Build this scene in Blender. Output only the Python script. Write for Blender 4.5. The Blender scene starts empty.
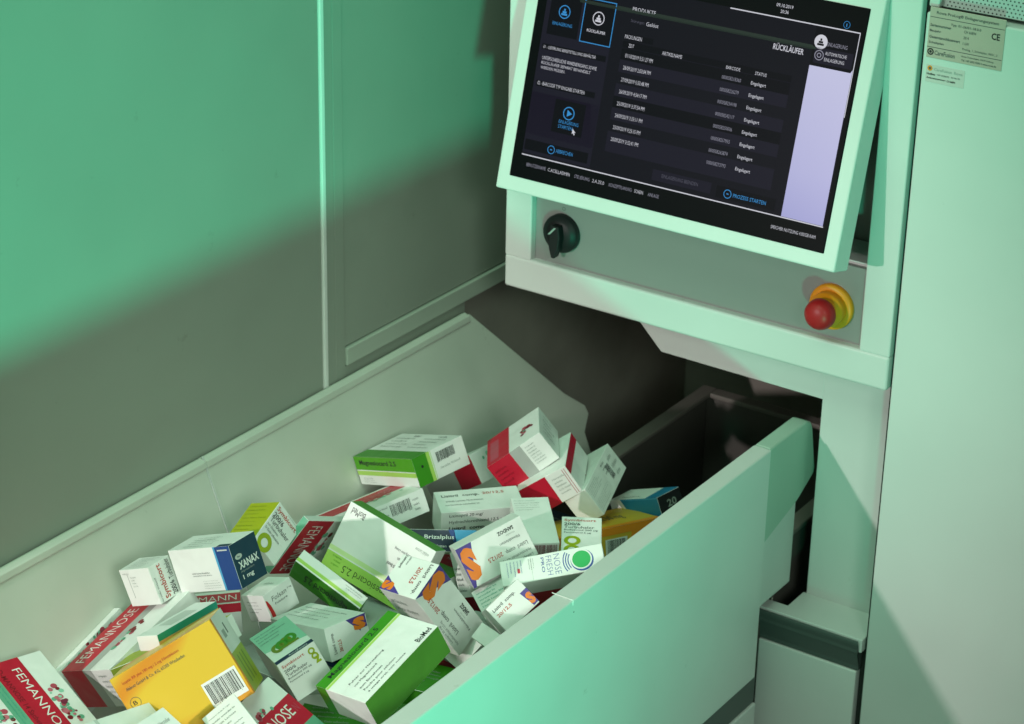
import bpy, bmesh, math, random
from mathutils import Vector, Matrix
random.seed(7)
S = bpy.context.scene
COL = S.collection

# ------------------------------------------------------------------ materials
MATS = {}
def rgb(h):
    c = [int(h[i:i+2], 16)/255 for i in (0, 2, 4)]
    return tuple(((x/12.92) if x <= .04045 else ((x+.055)/1.055)**2.4) for x in c)
def mat(name, col, rough=.5, spec=.5, metal=0, var=.0, vscale=6., bump=0., bscale=300., coat=0, emit=0, ecol=None, speck=0, wave=None):
    if name in MATS: return MATS[name]
    if isinstance(col, str): col = rgb(col)
    m = bpy.data.materials.new(name); m.use_nodes = True
    nt = m.node_tree; p = nt.nodes['Principled BSDF']
    p.inputs['Roughness'].default_value = rough
    p.inputs['Metallic'].default_value = metal
    p.inputs['Specular IOR Level'].default_value = spec
    if coat: p.inputs['Coat Weight'].default_value = coat
    tc = nt.nodes.new('ShaderNodeTexCoord')
    if var:
        n = nt.nodes.new('ShaderNodeTexNoise'); n.inputs['Scale'].default_value = vscale; n.inputs['Detail'].default_value = 6
        nt.links.new(tc.outputs['Object'], n.inputs['Vector'])
        r = nt.nodes.new('ShaderNodeValToRGB')
        r.color_ramp.elements[0].position = .3; r.color_ramp.elements[1].position = .7
        r.color_ramp.elements[0].color = (*[c*(1-var) for c in col], 1)
        r.color_ramp.elements[1].color = (*[min(1, c*(1+var)) for c in col], 1)
        nt.links.new(n.outputs['Fac'], r.inputs['Fac']); nt.links.new(r.outputs['Color'], p.inputs['Base Color'])
        mr = nt.nodes.new('ShaderNodeMapRange'); mr.inputs['To Min'].default_value = max(.02, rough-.08); mr.inputs['To Max'].default_value = min(1, rough+.1)
        nt.links.new(n.outputs['Fac'], mr.inputs['Value']); nt.links.new(mr.outputs['Result'], p.inputs['Roughness'])
    else:
        p.inputs['Base Color'].default_value = (*col, 1)
    if wave:
        nw = nt.nodes.new('ShaderNodeTexNoise'); nw.inputs['Scale'].default_value = wave[0]; nw.inputs['Detail'].default_value = 2
        nt.links.new(tc.outputs['Object'], nw.inputs['Vector'])
        bw = nt.nodes.new('ShaderNodeBump'); bw.inputs['Strength'].default_value = 1; bw.inputs['Distance'].default_value = wave[1]
        nt.links.new(nw.outputs['Fac'], bw.inputs['Height']); nt.links.new(bw.outputs['Normal'], p.inputs['Normal'])
    if bump:
        n2 = nt.nodes.new('ShaderNodeTexNoise'); n2.inputs['Scale'].default_value = bscale; n2.inputs['Detail'].default_value = 3
        nt.links.new(tc.outputs['Object'], n2.inputs['Vector'])
        b = nt.nodes.new('ShaderNodeBump'); b.inputs['Strength'].default_value = bump; b.inputs['Distance'].default_value = .001
        nt.links.new(n2.outputs['Fac'], b.inputs['Height'])
        if wave: nt.links.new(bw.outputs['Normal'], b.inputs['Normal'])
        nt.links.new(b.outputs['Normal'], p.inputs['Normal'])
    if speck:
        n3 = nt.nodes.new('ShaderNodeTexNoise'); n3.inputs['Scale'].default_value = speck; n3.inputs['Detail'].default_value = 4; n3.inputs['Roughness'].default_value = .7
        nt.links.new(tc.outputs['Object'], n3.inputs['Vector'])
        r3 = nt.nodes.new('ShaderNodeValToRGB'); r3.color_ramp.elements[0].position = .68; r3.color_ramp.elements[1].position = .78
        nt.links.new(n3.outputs['Fac'], r3.inputs['Fac'])
        mx = nt.nodes.new('ShaderNodeMix'); mx.data_type = 'RGBA'; mx.blend_type = 'MULTIPLY'
        nt.links.new(r3.outputs['Color'], mx.inputs[0]); nt.links.new(p.inputs['Base Color'].links[0].from_socket, mx.inputs[6]); mx.inputs[7].default_value = (.80, .79, .77, 1)
        nt.links.new(mx.outputs[2], p.inputs['Base Color'])
    if emit:
        p.inputs['Emission Color'].default_value = (*(ecol or col), 1); p.inputs['Emission Strength'].default_value = emit
    MATS[name] = m; return m
def steel(name, col, rough):
    m = mat(name, col, rough, .5, .35)
    nt = m.node_tree; p = nt.nodes['Principled BSDF']
    tc = nt.nodes.new('ShaderNodeTexCoord'); mp = nt.nodes.new('ShaderNodeMapping'); mp.inputs['Scale'].default_value = (4, 4, 900)
    n = nt.nodes.new('ShaderNodeTexNoise'); n.inputs['Scale'].default_value = 1; n.inputs['Detail'].default_value = 4
    nt.links.new(tc.outputs['Object'], mp.inputs['Vector']); nt.links.new(mp.outputs['Vector'], n.inputs['Vector'])
    mr = nt.nodes.new('ShaderNodeMapRange'); mr.inputs['To Min'].default_value = rough-.08; mr.inputs['To Max'].default_value = rough+.12
    nt.links.new(n.outputs['Fac'], mr.inputs['Value']); nt.links.new(mr.outputs['Result'], p.inputs['Roughness'])
    return m

# ------------------------------------------------------------------ text cache
_txt = {}
def text_tris(s, bold=0., shear=0.):
    k = (s, bold, shear)
    if k not in _txt:
        cu = bpy.data.curves.new('t', 'FONT'); cu.body = s; cu.offset = bold; cu.shear = shear; cu.resolution_u = 2
        ob = bpy.data.objects.new('t', cu); COL.objects.link(ob)
        dg = bpy.context.evaluated_depsgraph_get(); ev = ob.evaluated_get(dg); me = ev.to_mesh()
        me.calc_loop_triangles()
        vs = [(v.co.x, v.co.y) for v in me.vertices]; ts = [tuple(t.vertices) for t in me.loop_triangles]
        ev.to_mesh_clear(); bpy.data.objects.remove(ob); bpy.data.curves.remove(cu)
        if not vs: vs = [(0, 0), (1, 1)]
        x0 = min(v[0] for v in vs); x1 = max(v[0] for v in vs); y0 = min(v[1] for v in vs); y1 = max(v[1] for v in vs)
        _txt[k] = ([((x-x0)/max(1e-6, x1-x0), (y-y0)/max(1e-6, y1-y0)) for x, y in vs], ts)
    return _txt[k]

# ------------------------------------------------------------------ mesh builder
class MB:
    def __init__(s): s.v = []; s.f = []; s.m = []; s.ms = []; s.sm = []
    def mi(s, m):
        if m not in s.ms: s.ms.append(m)
        return s.ms.index(m)
    def poly(s, pts, m, smooth=False):
        b = len(s.v); s.v += [tuple(p) for p in pts]; s.f.append(tuple(range(b, b+len(pts)))); s.m.append(s.mi(m)); s.sm.append(smooth)
    def mesh(s, vs, fs, m, smooth=False):
        b = len(s.v); s.v += [tuple(v) for v in vs]; i = s.mi(m)
        for f in fs: s.f.append(tuple(b+k for k in f)); s.m.append(i); s.sm.append(smooth)
    def bm(s, b, m, smooth=False, mfun=None):
        b.verts.index_update(); base = len(s.v); s.v += [tuple(v.co) for v in b.verts]
        for f in b.faces:
            s.f.append(tuple(base+v.index for v in f.verts)); s.m.append(s.mi(mfun(f) if mfun else m)); s.sm.append(smooth)
        b.free()
    def box(s, x0, y0, z0, x1, y1, z1, m, bev=.002, seg=2):
        b = bmesh.new(); bmesh.ops.create_cube(b, size=1)
        for v in b.verts: v.co = Vector(((x0+x1)/2+v.co.x*(x1-x0), (y0+y1)/2+v.co.y*(y1-y0), (z0+z1)/2+v.co.z*(z1-z0)))
        bv = min(bev, .45*min(abs(x1-x0), abs(y1-y0), abs(z1-z0)))
        if bv > 0: bmesh.ops.bevel(b, geom=b.edges[:], offset=bv, segments=seg, affect='EDGES', profile=.5)
        s.bm(b, m)
    def prism(s, pts, vec, m, bev=.0015, seg=2):
        """pts: planar outline, extruded by vec"""
        b = bmesh.new(); vs = [b.verts.new(p) for p in pts]; f = b.faces.new(vs)
        r = bmesh.ops.extrude_face_region(b, geom=[f])
        for e in r['geom']:
            if isinstance(e, bmesh.types.BMVert): e.co += Vector(vec)
        bmesh.ops.recalc_face_normals(b, faces=b.faces[:])
        if bev: bmesh.ops.bevel(b, geom=b.edges[:], offset=bev, segments=seg, affect='EDGES', profile=.5)
        s.bm(b, m)
    def lathe(s, prof, center, m, n=40, axis='y'):
        """prof: (radius, depth) pairs along -Y from center"""
        vs = []; fs = []
        for r, d in prof:
            for k in range(n):
                a = 2*math.pi*k/n; vs.append((center[0]+r*math.cos(a), center[1]-d, center[2]+r*math.sin(a)))
        for i in range(len(prof)-1):
            for k in range(n):
                fs.append((i*n+k, i*n+(k+1) % n, (i+1)*n+(k+1) % n, (i+1)*n+k))
        fs.append(tuple((len(prof)-1)*n+k for k in range(n)))
        s.mesh(vs, fs, m, True)
    def build(s, name, parent=None, autosmooth=True):
        me = bpy.data.meshes.new(name); me.from_pydata(s.v, [], s.f)
        for m in s.ms: me.materials.append(m)
        me.polygons.foreach_set('material_index', s.m); me.polygons.foreach_set('use_smooth', s.sm); me.update()
        o = bpy.data.objects.new(name, me); COL.objects.link(o)
        if parent: o.parent = parent; o.matrix_parent_inverse = Matrix.Translation(-parent.location)
        return o
def tag(o, label, cat, group=None, kind=None):
    if label: o['label'] = label
    if cat: o['category'] = cat
    if group: o['group'] = group
    if kind: o['kind'] = kind
    return o
def empty(name, loc, label, cat, group=None):
    o = bpy.data.objects.new(name, None); COL.objects.link(o); o.location = loc; o.empty_display_size = .05
    bpy.context.view_layer.update()
    return tag(o, label, cat, group)

# ------------------------------------------------------------------ flat print on a face
class Face:
    """printing frame: O bottom left, r right, n outward; size W x H (metres); u,v given as fractions"""
    def __init__(s, mb, O, r, n, W, H, fit=False):
        s.mb = mb; s.O = Vector(O); s.r = Vector(r).normalized(); s.n = Vector(n).normalized(); s.u = s.n.cross(s.r).normalized(); s.W = W; s.H = H; s.lay = 1
    def P(s, u, v, l): return s.O + s.r*(u*s.W) + s.u*(v*s.H) + s.n*(.00010+.00006*l)
    def poly(s, pts, m, l=None):
        s.mb.poly([s.P(u, v, l if l is not None else s.lay) for u, v in pts], C(m))
    def rect(s, u0, v0, u1, v1, m, l=None): s.poly([(u0, v0), (u1, v0), (u1, v1), (u0, v1)], m, l)
    def frame(s, u0, v0, u1, v1, t, m, l=4):
        tu = t/s.W; tv = t/s.H
        s.rect(u0, v0, u1, v0+tv, m, l); s.rect(u0, v1-tv, u1, v1, m, l); s.rect(u0, v0+tv, u0+tu, v1-tv, m, l); s.rect(u1-tu, v0+tv, u1, v1-tv, m, l)
    def text(s, u, v, w, h, t, m, bold=0.01, l=4, shear=0., rot=0):
        vs, ts = text_tris(t, bold, shear)
        if rot == 90: vs = [(1-y, x) for x, y in vs]      # reads upwards
        if rot == -90: vs = [(y, 1-x) for x, y in vs]     # reads downwards
        s.mb.mesh([s.P(u+x*w, v+y*h, l) for x, y in vs], ts, C(m))
    def disc(s, u, v, R, m, l=3, n=28, e=1., r0=0, a0=0, a1=360):
        du = R/s.W; dv = R/s.H*e
        if r0 == 0 and a1-a0 == 360: s.poly([(u+du*math.cos(2*math.pi*k/n), v+dv*math.sin(2*math.pi*k/n)) for k in range(n)], m, l)
        else:
            q = r0/R; n2 = max(6, int(n*(a1-a0)/360))
            for k in range(n2):
                a, b = [math.radians(a0+(a1-a0)*j/n2) for j in (k, k+1)]
                s.poly([(u+du*math.cos(a), v+dv*math.sin(a)), (u+du*math.cos(b), v+dv*math.sin(b)), (u+q*du*math.cos(b), v+q*dv*math.sin(b)), (u+q*du*math.cos(a), v+q*dv*math.sin(a))], m, l)
    def barcode(s, u0, v0, u1, v1, m='ink', bg=None, l=4, horiz=False, seed=1):
        if bg: s.rect(u0-.02, v0-.04, u1+.02, v1+.03, bg, l-1)
        rr = random.Random(seed); x = 0.
        while x < 1:
            w = rr.choice((.008, .012, .02, .03)); g = rr.choice((.01, .014, .022))
            if x+w > 1: break
            if horiz: s.rect(u0, v0+x*(v1-v0), u1, v0+(x+w)*(v1-v0), m, l)
            else: s.rect(u0+x*(u1-u0), v0+(0 if rr.random() < .25 else .08)*(v1-v0), u0+(x+w)*(u1-u0), v1, m, l)
            x += w+g
    def lines(s, u0, v0, u1, v1, n, m='ink', seed=0, bold=0., fill=.5):
        rr = random.Random(seed); h = (v1-v0)/n
        W = ['Wirkstoff', 'zum Einnehmen', 'Filmtabletten', 'Packungsbeilage beachten', 'Arzneimittel', 'nicht über 25 °C lagern', 'unzugänglich', 'für Kinder aufbewahren', 'enthält Lactose', 'Apothekenpflichtig', 'Zul.-Nr.', 'verwendbar bis', 'Tabletten', 'Hersteller']
        for i in range(n):
            w = (u1-u0)*rr.uniform(.55, 1.); t = rr.choice(W)
            while len(t)*h*fill*s.H*.55 < w*s.W*.75 and len(t) < 70: t += ' '+rr.choice(W)
            s.text(u0, v1-(i+1)*h+h*(1-fill)*.5, w, h*fill, t, m, bold)
COLS = dict(ink='1b1e20', ink2='4a5052', faint='8f9893', white='e6e7e4', paper='e2e4df', pale='d9ded8', red='bd1230', dkred='7d0c1e', lred='cc2a2e', txtred='b8402a', silver='a9aca8',
    orange='e8791c', purple='4b3a8c', mgreen='4f9a17', mdark='3a8a16', mlime='a8cf5e', mpale='cfe2a6', mside='559a34', lime='a3ad1a', limed='6f8410', limet='9aab12', teal='1d9884', tealp='8fc7ae', navy='15263f', navy2='0f2c4d', xteal='0f3a4e',
    xblue='1a3f80', sky='4a9cc8', yellow='d4ac34', yorange='e98a1d', ybeige='dfae6a', blue='1f7aa3', black='15171c', green='14a550', cobalt='24409a', pink='c46a78', grey='9aa19c', greyl='c3c8c3', tgreen='66a98c', plum='7c2440', rose='b5485a', mint='a6d3bb',
    uibk='17161f', uipan='23212e', uidk='0e0d13', uiblue='3f9be0', uiwhite='e8e8f0', uigrey='8a8a98', uimid='5a5a68')
def C(n):
    if not isinstance(n, str): return n
    if n in MATS: return MATS[n]
    return mat(n, COLS[n], .42, .45, var=.04, vscale=14, wave=(22, .0035))

BOX = {
 'mag_back': ([0.0494, -0.2863, 0.8572], [[-0.8924, 0.2799, -0.354], [0.3684, -0.0011, -0.9297], [0.2606, 0.96, 0.1022]], [0.1454, 0.0412, 0.0868]),
 'fem_high': ([0.1808, -0.1779, 0.8925], [[-0.6352, -0.4785, -0.6063], [0.5289, 0.3026, -0.7929], [-0.5628, 0.8243, -0.0609]], [0.0863, 0.046, 0.0904]),
 'fem_behind': ([0.055, -0.1606, 0.8144], [[-0.0106, 0.9954, -0.0952], [0.5766, -0.0717, -0.8139], [-0.817, -0.0635, -0.5732]], [0.0931, 0.044, 0.0926]),
 'fem_right': ([0.2271, -0.185, 0.8594], [[-0.7263, -0.3908, -0.5655], [0.4939, 0.2755, -0.8247], [-0.4781, 0.8783, 0.0071]], [0.0774, 0.0446, 0.1007]),
 'white_back': ([0.2516, -0.1724, 0.8267], [[-0.3204, 0.9462, 0.0457], [0.5786, 0.2336, -0.7815], [-0.7501, -0.2239, -0.6223]], [0.1309, 0.044, 0.036]),
 'blue': ([0.3101, -0.0818, 0.7939], [[-0.889, 0.2051, -0.4093], [0.4073, -0.0539, -0.9117], [0.209, 0.9773, 0.0356]], [0.0974, 0.0298, 0.044]),
 'yellow_right': ([0.3234, -0.0904, 0.7719], [[-0.3807, -0.9205, 0.0877], [0.2024, -0.1755, -0.9635], [-0.9023, 0.3491, -0.2531]], [0.1805, 0.0564, 0.0861]),
 'sym_small': ([0.2996, -0.3034, 0.8583], [[0.8451, 0.5346, -0.0081], [0.5201, -0.8254, -0.2196], [-0.1241, 0.1814, -0.9755]], [0.0505, 0.0735, 0.03]),
 'lis_flat': ([0.1382, -0.3416, 0.8284], [[0.6785, 0.7346, -0.0097], [-0.0654, 0.0473, -0.9967], [-0.7317, 0.6769, 0.0802]], [0.1122, 0.048, 0.0513]),
 'white_tilt': ([0.3269, -0.3506, 0.8504], [[-0.7426, -0.6695, 0.0166], [-0.0977, 0.0837, -0.9917], [-0.6625, 0.7381, 0.1276]], [0.0486, 0.0294, 0.0994]),
 'lis_logo': ([0.2513, -0.4699, 0.8684], [[0.5225, 0.7744, 0.3567], [0.5081, 0.0532, -0.8597], [-0.6847, 0.6304, -0.3657]], [0.0904, 0.0536, 0.0406]),
 'drops': ([0.3335, -0.486, 0.8525], [[0.7927, 0.5729, 0.2082], [-0.5729, 0.5838, 0.5753], [-0.208, 0.5753, -0.791]], [0.126, 0.0331, 0.0359]),
 'lis_rim': ([0.3717, -0.578, 0.8781], [[0.3497, 0.7468, 0.5657], [0.7764, 0.1068, -0.6211], [-0.5242, 0.6564, -0.5425]], [0.0516, 0.037, 0.0984]),
 'text_side': ([0.2697, -0.4609, 0.8108], [[0.5803, 0.6902, 0.4323], [0.7898, -0.6065, -0.0919], [0.1987, 0.3947, -0.8971]], [0.0417, 0.0584, 0.03]),
 'text_dark': ([0.1976, -0.4062, 0.8177], [[0.8158, -0.3109, 0.4877], [0.4471, -0.1959, -0.8728], [0.3669, 0.93, -0.0208]], [0.0299, 0.0588, 0.0498]),
 'gray_rim': ([0.3542, -0.5593, 0.8457], [[0.8454, -0.4933, 0.2048], [-0.2444, -0.6981, -0.673], [0.475, 0.5189, -0.7107]], [0.0603, 0.0216, 0.03]),
 'bright_rim': ([0.3217, -0.5065, 0.7782], [[0.4511, -0.7288, 0.5152], [-0.3287, -0.6723, -0.6633], [-0.8297, -0.1299, 0.5428]], [0.0496, 0.0422, 0.0351]),
 'lis_big': ([0.3098, -0.6323, 0.8955], [[-0.9784, 0.1437, -0.1487], [0.2014, 0.5001, -0.8422], [0.0467, 0.854, 0.5182]], [0.0597, 0.1149, 0.0519]),
 'mag_big': ([0.2124, -0.4554, 0.847], [[-0.9627, -0.0636, 0.2629], [-0.2093, -0.4403, -0.8731], [-0.1713, 0.8956, -0.4106]], [0.1313, 0.0908, 0.0322]),
 'mag_mid': ([0.1669, -0.5529, 0.7956], [[-0.844, -0.2026, 0.4966], [-0.5354, 0.375, -0.7568], [0.0329, 0.9046, 0.425]], [0.0989, 0.0509, 0.0187]),
 'mag_front': ([0.3754, -0.8139, 0.8746], [[0.1038, 0.9278, 0.3582], [0.2369, 0.3268, -0.9149], [-0.966, 0.1798, -0.1859]], [0.126, 0.0395, 0.0828]),
 'navy': ([0.2145, -0.3709, 0.8405], [[-0.7593, -0.6476, 0.0635], [0.3226, -0.4594, -0.8276], [-0.5651, 0.6079, -0.5578]], [0.0948, 0.0282, 0.0351]),
 'fem_bar': ([0.0757, -0.2966, 0.8265], [[-0.4082, -0.9004, -0.1505], [0.4027, -0.0296, -0.9149], [-0.8193, 0.4341, -0.3746]], [0.1392, 0.0325, 0.1016]),
 'orange': ([-0.0317, -0.3396, 0.7813], [[0.961, -0.0213, 0.2758], [0.191, -0.6703, -0.7171], [0.2001, 0.7418, -0.6401]], [0.0198, 0.0525, 0.0403]),
 'fem_left': ([0.025, -0.5542, 0.7978], [[0.4115, 0.4122, 0.8129], [-0.0621, 0.9025, -0.4262], [-0.9093, 0.1249, 0.3969]], [0.088, 0.1345, 0.0104]),
 'sym_lime': ([0.0314, -0.5372, 0.8951], [[0.1046, -0.9251, -0.3649], [0.3302, 0.3784, -0.8647], [-0.9381, 0.03, -0.3451]], [0.0639, 0.0486, 0.052]),
 'xanax': ([0.1057, -0.7216, 0.9393], [[-0.9303, -0.0083, -0.3667], [0.3668, -0.0068, -0.9303], [-0.0052, 0.9999, -0.0093]], [0.1017, 0.0548, 0.0467]),
 'sym_left': ([0.0063, -0.7528, 0.8912], [[-0.9222, 0.0139, -0.3864], [0.3866, 0.0245, -0.9219], [0.0034, 0.9996, 0.0279]], [0.0523, 0.0477, 0.0361]),
 'fem_long': ([-0.0533, -0.8453, 0.7727], [[0.8911, -0.147, 0.4293], [0.4532, 0.2447, -0.8571], [0.0209, 0.9584, 0.2847]], [0.1048, 0.0552, 0.1479]),
 'fem_dots': ([-0.0577, -0.8502, 0.7703], [[0.3597, 0.2347, -0.903], [-0.929, -0.0, -0.37], [-0.0869, 0.9721, 0.2181]], [0.07, 0.0105, 0.1279]),
 'fem_under': ([0.0475, -0.6361, 0.803], [[-0.7437, -0.6665, -0.0515], [0.1719, -0.1162, -0.9782], [-0.646, 0.7364, -0.201]], [0.0955, 0.0383, 0.0497]),
 'teal_box': ([0.1209, -0.8635, 0.8937], [[-0.9354, -0.0742, -0.3458], [0.3501, -0.0553, -0.9351], [-0.0503, 0.9957, -0.0777]], [0.0319, 0.0181, 0.1071]),
 'lime_under': ([0.0546, -0.8735, 0.829], [[0.8023, 0.3319, 0.4961], [0.5229, 0.0099, -0.8523], [-0.2878, 0.9432, -0.1656]], [0.1448, 0.0274, 0.0523]),
 'yellow': ([0.2156, -0.8809, 0.9557], [[-0.5753, -0.6579, -0.4859], [0.6294, 0.0233, -0.7767], [-0.5224, 0.7527, -0.4007]], [0.1269, 0.0935, 0.1074]),
 'fem_corner': ([-0.0517, -0.8785, 0.8195], [[-0.2175, -0.9712, 0.0976], [0.9275, -0.2368, -0.2893], [-0.3041, -0.0276, -0.9522]], [0.1239, 0.1474, 0.0298]),
 'folic': ([0.0873, -0.6414, 0.8283], [[-0.9311, 0.0991, -0.3511], [0.3591, 0.0785, -0.93], [0.0646, 0.992, 0.1087]], [0.0409, 0.0361, 0.0485]),
 'sym_mid': ([0.2388, -0.7976, 0.8641], [[0.4171, 0.8224, 0.3869], [0.3903, 0.2223, -0.8934], [-0.8208, 0.5236, -0.2283]], [0.0496, 0.0521, 0.1068]),
 'lis_mid': ([0.2274, -0.6985, 0.8592], [[-0.8918, 0.2953, -0.3429], [0.3356, -0.0766, -0.9389], [0.3035, 0.9523, 0.0308]], [0.1252, 0.0411, 0.0582]),
 'fem_front': ([0.226, -0.7976, 0.8449], [[0.8456, 0.1413, -0.5148], [0.1733, -0.9848, 0.0143], [-0.5049, -0.1014, -0.8572]], [0.0891, 0.1215, 0.03]),
 'white_low': ([0.2661, -0.9037, 0.8932], [[-0.3952, -0.7576, -0.5195], [0.8939, -0.4475, -0.0274], [0.2117, 0.4752, -0.854]], [0.0431, 0.0883, 0.04]),
 'white_low2': ([0.1832, -0.9469, 0.8724], [[-0.1215, -0.9778, 0.1709], [0.9008, -0.181, -0.3948], [-0.4169, -0.106, -0.9027]], [0.0883, 0.0492, 0.0294]),
 'white_low3': ([0.2257, -0.9705, 0.8948], [[-0.0856, -0.9949, -0.0534], [0.939, -0.0626, -0.3381], [-0.3331, 0.0791, -0.9396]], [0.0501, 0.0513, 0.0292]),
 'fem_rim': ([0.3067, -0.5347, 0.7525], [[-0.5001, -0.5333, -0.6822], [-0.0579, -0.7655, 0.6408], [-0.864, 0.36, 0.352]], [0.0911, 0.0512, 0.0303]),
 'dark_low': ([0.2685, -0.7021, 0.7279], [[0.0368, -0.4088, 0.9119], [-0.8493, -0.4937, -0.1871], [-0.5267, 0.7676, 0.3653]], [0.0508, 0.0524, 0.03]),
 'red_low': ([0.3696, -0.378, 0.7926], [[-0.8005, -0.5186, -0.3005], [0.0329, -0.5387, 0.8419], [-0.5985, 0.664, 0.4482]], [0.067, 0.0502, 0.03]),
}
CAM_LOC = [1.69944, -2.52915, 2.27168]; CAM_R = [[0.827388, 0.561293, 0.019467], [0.247768, -0.333683, -0.909542], [-0.504024, 0.757367, -0.415156]]; CAM_F = 2345.092

# ------------------------------------------------------------------ setting materials
paint = mat('white_paint', (.62, .63, .61), .42, .4, var=.05, vscale=3.5, bump=.06, bscale=420, speck=26, wave=(5, .004))
paint2 = mat('door_paint', (.60, .61, .59), .45, .4, var=.05, vscale=2.5, bump=.05, bscale=500, speck=18, wave=(4, .005))
hopper = mat('hopper_laminate', (.64, .65, .58), .5, .35, var=.07, vscale=5, bump=.05, bscale=350, speck=22, wave=(6, .004))
wallp = mat('wall_laminate', (.35, .375, .325), .55, .3, var=.07, vscale=2.2, bump=.04, bscale=250, speck=20, wave=(4, .006))
strip = mat('pale_strip', (.88, .86, .84), .4, .4)
trim = mat('frame_trim', (.50, .54, .47), .45, .4, var=.04)
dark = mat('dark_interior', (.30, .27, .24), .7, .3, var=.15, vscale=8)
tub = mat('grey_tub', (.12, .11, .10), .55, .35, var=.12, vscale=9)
tubrim = mat('tub_rim', (.21, .19, .17), .5, .35, var=.1)
gap = mat('shadow_gap', (.02, .022, .02), .8, .2)
grip = mat('grip_strip', (.07, .085, .08), .4, .5, var=.06)
ctrl = steel('brushed_panel', (.30, .30, .29), .38)
blackp = mat('black_plastic', (.010, .010, .011), .5, .3)
yell = mat('signal_yellow', (.85, .31, .01), .42, .4)
redp = mat('signal_red', (.40, .012, .015), .42, .35)
glass = mat('screen_glass', (.003, .003, .004), .4, .05)
plate = mat('plate_silver', (.52, .40, .35), .4, .4, .1, var=.05)
perf = mat('perforated_sheet', (.52, .52, .53), .45, .4)

# floor
b = MB(); b.box(-4, -5, -.05, 5, 3, 0, mat('floor_vinyl', (.22, .22, .21), .6, .3, var=.1), 0)
tag(b.build('floor'), None, None, kind='structure')

# left partition wall
w = empty('partition_wall', (-.15, -1.2, 0), 'tall smooth partition wall left of the drawer, green light on its upper half', 'wall')
b = MB(); b.box(-.175, -1.22, 0, -.135, -.2395, 2.6, wallp, .002); b.build('wall_panel', w)
b = MB(); b.box(-.175, -.2385, 0, -.1325, -.2305, 2.6, strip, .0015); b.build('edge_strip', w)
b = MB()
b.box(-.175, -.2295, 0, -.1345, -.2115, 2.6, wallp, .001); b.box(-.175, -.2110, 0, -.1350, -.1905, 2.6, wallp, .001)
b.build('door_stile', w)
b = MB(); b.box(-.175, -.190, .936, -.1375, .40, 2.6, wallp, .001); b.build('door_leaf', w)
b = MB(); b.box(-.175, -.190, 0, -.1365, .10, .9065, wallp, .001); b.build('lower_wall', w)
b = MB(); b.box(-.160, -.1890, .9080, -.1325, .405, .9340, trim, .0015); b.build('bottom_rail', w)

# machine cabinet with the control console
cab = empty('machine_cabinet', (.3, .3, 0), 'white machine cabinet with a control console above the open drawer', 'machine')
b = MB(); X0, X1, XI0, XI1 = 0., .592, .043, .549
b.prism([(X0, 0, 1.0), (X1, 0, 1.0), (X1, 0, 1.048), (X0, 0, 1.048)], (0, .075, 0), paint, .004, 3)
b.box(X0, .0005, 1.0465, XI0, .075, 2.1, paint, .0025, 3); b.box(XI1, .0005, 1.0465, X1, .075, 2.1, paint, .0025, 3)
b.box(.03, .02, 1.151, .56, .09, 1.158, paint, .001)
b.build('console_frame', cab)
b = MB(); b.box(.035, .012, 1.04, .555, .02, 1.1535, ctrl, 0); b.build('control_panel', cab)
b = MB(); b.box(.02, .10, 1.1, .57, .12, 2.1, mat('recess_back', (.35, .37, .35), .6), 0); b.build('recess_back', cab)
b = MB(); b.prism([(.150, .07, .9985), (.219, .07, .9305), (.4715, .07, .9285), (.4715, .07, .9985)], (0, .012, 0), paint, .001)
b.build('underside_panel', cab)
b = MB(); b.box(.4705, .0702, .10, .604, .16, .9995, paint, .0015); b.build('column', cab)
b = MB(); b.prism([(.462, .0, .6095), (.592, .0, .6095), (.592, .0705, .6095), (.466, .0705, .6095), (.466, .024, .6095), (.430, .024, .6095), (.430, 0, .6095)], (0, 0, .0205), paint, .0015)
b.build('ledge', cab)
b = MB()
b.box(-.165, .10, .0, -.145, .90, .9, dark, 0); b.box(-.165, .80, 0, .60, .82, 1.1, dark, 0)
b.box(.002, .078, 1.0005, .60, .82, 1.02, dark, 0); b.box(-.165, .41, 1.0005, .002, .82, 1.02, dark, 0); b.box(.4605, .095, .0, .4685, .80, .9985, dark, 0)  # first two boxes: unseen roof added to keep light out
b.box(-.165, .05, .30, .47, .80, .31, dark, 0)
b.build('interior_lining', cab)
bd = MB(); bd.box(.436, .002, .02, .586, .06, .5775, paint, .002); 
dr = bd.build('base_drawer_front', cab)
b = MB(); b.prism([(.436, -.004, .6255), (.436, -.004, .6215), (.436, .004, .585), (.436, .004, .5785), (.436, .03, .5785), (.436, .03, .6085), (.436, -.0025, .6085), (.436, -.0025, .6285)], (.152, 0, 0), grip, .0008)
b.build('grip_strip', cab)
b = MB(); b.box(.5895, .010, .02, .597, .07, .608, gap, 0); b.box(.5925, .012, .6, .597, .068, 2.1, gap, 0); b.build('shadow_gap', cab)

# switch
KX, KZ = .0885, 1.0965
b = MB(); b.lathe([(.0275, 0), (.0275, .007), (.0265, .010), (.020, .0125), (.0195, .013)], (KX, .012, KZ), blackp, 48)
k = b.build('rotary_switch', cab)
b = MB()
prof = [(-.0065, .016), (.0065, .016), (.0085, 0), (.0065, -.017), (.001, -.0315), (-.004, -.0315), (-.0085, -.017), (-.0085, 0)]
b.prism([(KX+x, 0, KZ+z) for x, z in prof], (0, -.012, 0), blackp, .0015)
o = b.build('pointer', k)
b = MB(); b.prism([(KX-.0028+.003, -.0123, KZ+.014), (KX+.0004+.003, -.0123, KZ+.014), (KX-.0066, -.0123, KZ+.003), (KX-.0098, -.0123, KZ+.003)], (0, -.0003, 0), C('grey'), 0); b.build('pointer_mark', k)
fc = MB(); F = Face(fc, (.043, .012, 1.048), (1, 0, 0), (0, -1, 0), .506, .104)
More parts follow.
